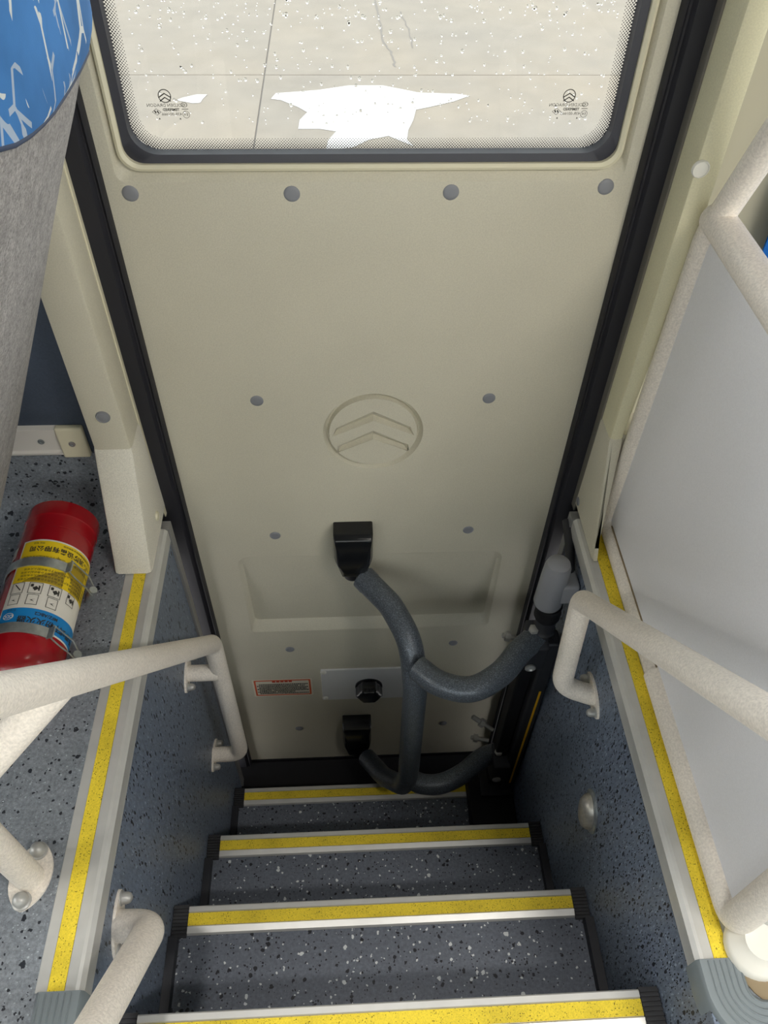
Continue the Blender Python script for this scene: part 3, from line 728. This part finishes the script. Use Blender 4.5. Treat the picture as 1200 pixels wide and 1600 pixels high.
for j, a in enumerate((-24, 2, 30, 58)):                # pictogram boxes, two rows
    for d, w_, h_ in ((.3305, 9.5, .0115), (.3545, 8, .0105)) if j < 3 else ((.3305, 8, .0115),):
        for e0, e1, q0, q1 in ((-w_, w_, -h_, -h_+.0009), (-w_, w_, h_-.0009, h_), (-w_, -w_+.8, -h_, h_), (w_-.8, w_, -h_, h_)):
            cpatch(mb, a+e0, a+e1, d+q0, d+q1, ER+.0016, 5)
    sq = [(-5, -.007), (5, .006), (6, .0045), (-4, -.0085)] if j == 0 else [(-4, .0), (0, .006), (5, .001), (1, -.004)]
    mb.add([cyl_pt(a+p, .3305+q, ER+.0017) for p, q in sq], [(0, 1, 2, 3)])
    if j in (1, 2, 3):
        mb.add([cyl_pt(a+p, .3305+q, ER+.0017) for p, q in ((-7, -.008), (-3, -.008), (-3, -.002), (-7, -.002))], [(0, 1, 2, 3)])
        mb.add([cyl_pt(a+p, .3305+q, ER+.0017) for p, q in ((4, -.006), (6.5, -.004), (6.5, .006), (4.5, .005))], [(0, 1, 2, 3)])
    if j < 3: mb.add([cyl_pt(a+p, .356+q, ER+.0017) for p, q in ((-3, 0), (4, .003), (0, -.0004), (4, -.003))], [(0, 1, 2), (0, 2, 3)])
cyl_text(mb, '干粉灭火器', .0150, 22, .395, .0003); cyl_text(mb, 'MFZ/ABC2', .0085, 28, .381, .0002); cyl_text(mb, '手提式', .0150, 72, .395, .0003)
cyl_text(mb, '3C认证', .0050, -22, .377)
obj('label_print', mb, 'ink', lab, None, 0, False)['kind'] = 'stuff'
mb = MB(); cyl_text(mb, 'CCC', .0080, -24, .389, .0003, ER+.0017)
nn = 26; o_ = [cyl_pt(-24+8.0*math.cos(2*math.pi*k/nn), .389+.0068*math.sin(2*math.pi*k/nn), ER+.0017) for k in range(nn)]; i_ = [cyl_pt(-24+7.0*math.cos(2*math.pi*k/nn), .389+.0058*math.sin(2*math.pi*k/nn), ER+.0017) for k in range(nn)]
mb.loft([o_, i_]); obj('label_white_mark', mb, 'lab_white', lab, None, 0, False)
ROT = 2
mb = MB(); cpatch(mb, -72, -44, .226, .252, ER+.0007); tg = obj('inspection_tag', mb, 'lab_white', fe, 60)
mb = MB()
for d in (.231, .236, .241, .246): cyl_text(mb, '检验合格日期', .0042, -58, d, 0, ER+.0012)
obj('tag_print', mb, 'ink', tg, None, 0, False)
mb = MB(); cpatch(mb, -80, -50, .385, .405, ER+.0007); obj('inspection_tag', mb, 'steel', fe, 60)
ROT = 0
# bracket that clamps it to the floor
bk = thing('extinguisher_bracket', (-.607, -.33, 0), 'galvanised two-strap clamp bracket holding the red fire extinguisher', 'bracket')
obj('base_bar', MB().box((-.627, -.235, .0005), (-.587, -.45, .006)), 'steel', bk)
for d in (.274, .412):
    mb = MB(); lo = []
    for k in range(41):
        a = -178 + 178*1.26*k/40
        lo.append([cyl_pt(a, d-.0095, ER+.0015), cyl_pt(a, d-.0095, ER+.0037), cyl_pt(a, d+.0095, ER+.0037), cyl_pt(a, d+.0095, ER+.0015)])
    mb.loft(lo, True, True); sp = obj('strap', mb, 'steel', bk, 40)
    a1 = -178+178*1.26
    obj('strap_lip', MB().prism([cyl_pt(a1, d-.011, ER+.0012), cyl_pt(a1, d+.011, ER+.0012), cyl_pt(a1+3, d+.011, ER+.014), cyl_pt(a1+3, d-.011, ER+.014)], (.002, 0, -.001)), 'steel', sp)
    lp = [cyl_pt(a1+2, d-.012, ER+.012), cyl_pt(a1+18, d-.013, ER+.006), cyl_pt(a1+42, d-.013, ER+.010), cyl_pt(a1+62, d-.010, ER+.016), cyl_pt(a1+62, d+.010, ER+.016), cyl_pt(a1+42, d+.013, ER+.010), cyl_pt(a1+18, d+.013, ER+.006), cyl_pt(a1+2, d+.012, ER+.012)]
    obj('wire_loop', MB().sweep(lp, .0014, 8), 'steel', sp, 60)
    q0 = Vector(cyl_pt(a1+58, d, ER+.017)); q1 = Vector(cyl_pt(a1+86, d, ER+.016))
    obj('toggle', MB().sweep([q0, q0.lerp(q1, .5), q1], [.0075, .0085, .006], 10), 'steel', sp, 50)

# ---------------------------------------------------------------- door operator: post, arms, bolts
op = thing('door_arm', (.39, -.20, -1.12), 'dark grey tubular door opening arm on its post at the foot of the stairs', 'door mechanism')
AR = .0285
obj('latch_tube', MB().sweep(fillet([(-.016, -.052, -.232), (.040, -.120, -.240), (.083, -.205, -.262), (.093, -.268, -.36), (.097, -.262, -.86), (.088, -.238, -.99), (.036, -.172, -1.075), (-.012, -.085, -1.13)], [.12, .16, .13, .0, .1, .12], 7), AR, 26), 'arm', op, 40)
obj('tube_collar', MB().sweep([(-.020, -.047, -.231), (-.006, -.064, -.234)], AR+.0012, 26), 'arm', op, 40)
obj('pivot_pin', MB().sweep([(-.044, -.025, -.225), (-.012, -.056, -.232)], .011, 12), 'darkmetal', op, 40)
obj('upper_arm', MB().sweep(smoothpath([(.094, -.262, -.285), (.140, -.305, -.282), (.208, -.322, -.28), (.276, -.288, -.278), (.330, -.232, -.276), (.375, -.195, -.276)], 8), AR, 26), 'arm', op, 40)
obj('lower_arm', MB().sweep(smoothpath([(.096, -.240, -.925), (.140, -.262, -.925), (.195, -.264, -.922), (.258, -.238, -.92), (.318, -.195, -.92), (.375, -.175, -.92)], 8), AR, 26), 'arm', op, 40)
obj('square_post', MB().box((.388, -.225, -1.10), (.424, -.180, -.27)), 'darkmetal', op, None, .006)
obj('clamp_channel', MB().box((.352, -.205, -1.08), (.386, -.160, -.30)), 'rubber_dark', op, None, .004)
obj('post_neck', MB().lathe((.386, -.19, -.30), (0, 0, 1), [(.024, 0), (.026, .02), (.027, .05), (.023, .055), (.023, .10)], 28), 'darkmetal', op, 40)
obj('bellows', MB().lathe((.384, -.19, -.205), (0, 0, 1), [(.026, 0), (.029, .008), (.026, .016), (.029, .024), (.026, .032), (.028, .05)], 28), 'rubber_dark', op, 50)
hd = obj('post_head', MB().lathe((.377, -.19, -.150), (0, 0, 1), [(.029, 0), (.031, .005), (.029, .09), (.0275, .125), (.024, .137), (.015, .142), (0, .143)], 32), 'opcap', op, 40)
obj('head_bracket', MB().box((.385, -.215, -.125), (.428, -.165, -.065)), 'opcap', hd, None, .006)
obj('mount_arm', MB().sweep([(.416, -.175, -.075), (.421, -.12, -.05), (.423, -.06, -.03)], .010, 12), 'darkmetal', op, 40)
for z, nm in ((-.30, 'upper'), (-.93, 'lower')):
    cl = obj('arm_clamp', MB().loft([[(.345, -.17, z+.055), (.345, -.235, z+.03), (.345, -.235, z-.06), (.345, -.17, z-.085)], [(.395, -.17, z+.055), (.395, -.235, z+.03), (.395, -.235, z-.06), (.395, -.17, z-.085)]], True, True), 'darkmetal', op, None, .004)
    obj('clamp_bolt', MB().lathe((.362, -.2355, z-.045), (0, -1, 0), [(.0125, 0), (.0125, .004), (.008, .006), (.005, .003), (0, .003)], 18), 'boltgrey', cl, 40)
    obj('clamp_bolt', MB().lathe((.36, -.2, z+.056), (0, 0, 1), [(.012, 0), (.012, .008), (.006, .01), (0, .0105)], 6), 'boltgrey', cl, 40)
def hexbolt(p, d, r=.012, L=.03):
    obj('adjuster_bolt', MB().lathe(p, d, [(r*.5, -.02), (r*.5, .012), (r, .012), (r, .024), (r*.55, .025), (r*.55, L), (r*.3, L+.002)], 6), 'boltgrey', op, 40)
hexbolt((.33, -.18, -.305), (-1, .2, .15)); hexbolt((.325, -.155, -.80), (-1, .5, .5), .013, .05); hexbolt((.315, -.165, -.86), (-1, .2, .1))
ys = obj('yellow_edge_line', MB().box((.4075, -.2265, -1.03), (.4125, -.2245, -.48)), plain('yellow_line', (226, 170, 20), .5), op); ys['label'] = 'thin yellow line down the black post'
ob = obj('base_box', MB().box((.295, -.33, -1.165), (.428, -.10, -1.10)), 'rubber_dark', op, None, .004)
obj('base_bracket', MB().box((.33, -.24, -1.10), (.426, -.15, -1.085)), 'darkmetal', op, None, .002)

# ---------------------------------------------------------------- passenger seat (aisle-side end in view)
se = thing('passenger_seat', (-.80, -.36, 0), 'bus seat with blue white-streaked fabric and grey carpet back', 'seat')
BK = [(.14, -.69), (.20, -.655), (.43, -.544), (.66, -.438), (.83, -.361), (.90, -.327), (.97, -.297), (1.06, -.292), (1.15, -.31), (1.20, -.34)]
def backx(z):
    for (za, xa), (zb, xb) in zip(BK, BK[1:]):
        if z <= zb: return xa + (xb-xa)*(z-za)/(zb-za)
    return BK[-1][1]
YC, HY, TX = -.375, .245, .085
def contour(z, off=0.0, n=48):
    xc = backx(z)-TX; out = []
    shr = 1.0 if z < 1.1 else max(.6, 1-(z-1.1)*2)
    for k in range(n):
        a = 2*math.pi*k/n; ca, sa = math.cos(a), math.sin(a)
        out.append((xc + (TX+off)*shr*math.copysign(abs(ca)**.75, ca), YC + (HY+off)*math.copysign(abs(sa)**.75, sa)))
    return out
SEAM = [(-.13, .815), (-.136, .845), (-.149, .872), (-.169, .903), (-.196, .928), (-.229, .945), (-.27, .955), (-.34, .957), (-.43, .960), (-.48, .965), (-.52, .971), (-.56, .982), (-.63, .985)]
def zb(y):                                     # height of the seam between carpet and fabric
    for (ya, za), (yb, zb_) in zip(SEAM, SEAM[1:]):
        if y >= yb: return za + (zb_-za)*min(1, max(0, (ya-y)/(ya-yb)))
    return SEAM[-1][1]
NZ = 26; NK = 48
def seat_skin(lo, hi, off, flip=False):
    loops = []
    for i in range(NZ+1):
        u_ = i/NZ; lp = []
        for k in range(NK):
            y0 = contour(.5, off)[k][1]; za = lo(y0); zbv = hi(y0); z = za+(zbv-za)*u_
            x, y = contour(z, off)[k]; lp.append((x, y, z))
        loops.append(lp)
    return loops
obj('back_shell', MB().loft(seat_skin(lambda y: .20, lambda y: zb(y)+.004, 0.0), True, True), 'carpet', se, 50)
obj('back_cover', MB().loft(seat_skin(zb, lambda y: 1.20, .005), True, True), 'seat', se, 50)
seam = [(x, y, zb(y)) for (x, y) in [(contour(zb(q[1]), .004)[k]) for k, q in enumerate(contour(.9, .004))]]
obj('seam_piping', MB().sweep(seam+[seam[0]], .0022, 8), plain('navy_piping', (54, 66, 90), .8), se, 50)
obj('seat_cushion', MB().loft([[(-1.20, YC-.24, .30), (-.74, YC-.24, .30), (-.74, YC+.24, .30), (-1.20, YC+.24, .30)], [(-1.22, YC-.25, .38), (-.72, YC-.25, .34), (-.72, YC+.25, .34), (-1.22, YC+.25, .38)], [(-1.20, YC-.23, .44), (-.70, YC-.23, .40), (-.70, YC+.23, .40), (-1.20, YC+.23, .44)]], True, True), 'seat', se, None, .02)
obj('seat_base', MB().box((-1.12, YC-.10, .0), (-.82, YC+.10, .30)), 'darkmetal', se, None, .01)

# blue curtain hanging beyond the partition
cu = tag(obj('curtain', (lambda: MB().loft([[(.60-.02*(z-.8)+.50*k/40, -.075+.018*math.sin(k*1.1), z) for k in range(41)] + [(.60-.02*(z-.8)+.50*k/40, -.071+.018*math.sin(k*1.1), z) for k in range(40, -1, -1)] for z in (.50, .8, 1.2, 1.6)], True, True))(), 'curtain', None, 60), 'blue curtain hanging behind the forked partition tube', 'curtain')

# ceiling lamps over the aisle (out of view, they light the scene)
def ceiling_lamp(x, y, power, label):
    t = thing('ceiling_light', (x, y, 1.95), label, 'lamp', 'ceiling strip lights')
    obj('housing', MB().box((x-.35, y-.07, 1.93), (x+.35, y+.07, 1.95)), 'white', t, None, .004)
    obj('diffuser', MB().box((x-.33, y-.055, 1.920), (x+.33, y+.055, 1.931)), 'lamp', t, None, .003)
    ld = bpy.data.lights.new('strip_lamp', 'AREA'); ld.shape = 'RECTANGLE'; ld.size = .62; ld.size_y = .11; ld.energy = CEIL_POWER*power; ld.color = (1.0, .95, .86)
    lo = bpy.data.objects.new('strip_lamp', ld); COL.objects.link(lo); lo.parent = t; lo.location = (0, 0, -.034)
for x, pw, lb in ((-2.6, 16, 'added white ceiling strip light over the seats with blue fabric'), (1.0, 24, 'white ceiling strip light over the aisle beside the partition'), (2.6, 4, 'white ceiling strip light farthest along beyond the partition')): ceiling_lamp(x, -1.6, pw, lb)  # the strip over the blue seats is added to brighten the partition

def fill_spot(x, y, watts, label):  # unseen spots added to brighten the upper steps and deck edges
    t = thing('fill_spot_light', (x, y, 1.95), label, 'lamp', 'added fill spots')
    obj('bezel', MB().lathe((x, y, 1.95), (0, 0, -1), [(.05, 0), (.05, .010), (.042, .014), (.036, .006), (.036, .0)], 24), 'white', t, 40)
    ld = bpy.data.lights.new('spot_lamp', 'SPOT'); ld.energy = watts; ld.spot_size = math.radians(38); ld.spot_blend = 1.0; ld.shadow_soft_size = .05; ld.color = (1.0, .96, .9)
    lo = bpy.data.objects.new('spot_lamp', ld); COL.objects.link(lo); lo.parent = t; lo.location = (0, 0, -.02)
fill_spot(-.32, -1.2, SPOT_POWER, 'added fill spot in the ceiling over the fire extinguisher side')
fill_spot(.32, -1.2, SPOT_POWER, 'added fill spot in the ceiling over the partition side')

# ============================================================ OUTSIDE
gd = struct(empty('ground', (0, 6, -1.5)), 'pale wet concrete yard seen through the door window')
jx, jz = -.75, 6.82
slabs = [(-14, jx-.006, .06, jz-.006), (jx+.006, 14, .06, jz-.006), (-14, jx-.006, jz+.006, 26), (jx+.006, 14, jz+.006, 26)]
for x0, x1, y0, y1 in slabs:
    obj('paving_slab', MB().box((x0, y0, -1.6), (x1, y1, -1.5)), 'concrete', gd, None, .004)
obj('joint_filler', MB().box((-14, .06, -1.62), (14, 26, -1.509)), 'joint', gd)
def crack(pts, w):
    mb = MB(); a = []; b = []
    P = smoothpath([(x, y, 0) for x, y in pts], 5)
    for p in P:
        o = w*random.uniform(.5, 1.2); j = random.uniform(-.012, .012); a.append((p.x-o+j, p.y, -1.4985)); b.append((p.x+o+j, p.y, -1.4985))
    mb.loft([a, b], closed=False); obj('crack', mb, 'joint', gd)
crack([(.371, 9.11), (.398, 8.546), (.407, 7.83), (.475, 7.366), (.487, 7.02)], .012)
crack([(.639, 8.70), (.692, 8.129), (.705, 7.55)], .009)
def puddle(pts, label):
    P = [(x, y, -1.4975) for x, y in pts]; mb = MB(); mb.prism([(x, y, -1.4995) for x, y in pts], (0, 0, .0025))
    return tag(obj('puddle', mb, 'puddle'), label, 'puddle')
puddle([(-.662, 6.238), (-.623, 6.37), (-.244, 6.444), (.031, 6.551), (.355, 6.551), (.667, 6.384), (1.009, 6.353), (1.126, 6.308), (.966, 6.177), (.732, 6.049), (.615, 5.994), (.576, 5.776), (.518, 5.567), (.495, 5.38), (.539, 5.258), (.346, 5.455), (.179, 5.382), (.05, 5.238), (-.171, 5.192), (-.151, 5.384), (-.087, 5.546), (-.215, 5.597), (-.402, 5.598), (-.396, 5.78), (-.334, 5.942), (-.414, 6.053), (-.57, 6.209)], 'large bright ragged puddle on the concrete outside the door window')
puddle([(-1.492, 6.211), (-1.443, 6.269), (-1.327, 6.341), (-1.231, 6.341), (-1.26, 6.239), (-1.273, 6.154), (-1.338, 6.14)], 'small bright puddle outside behind the left glass etching')
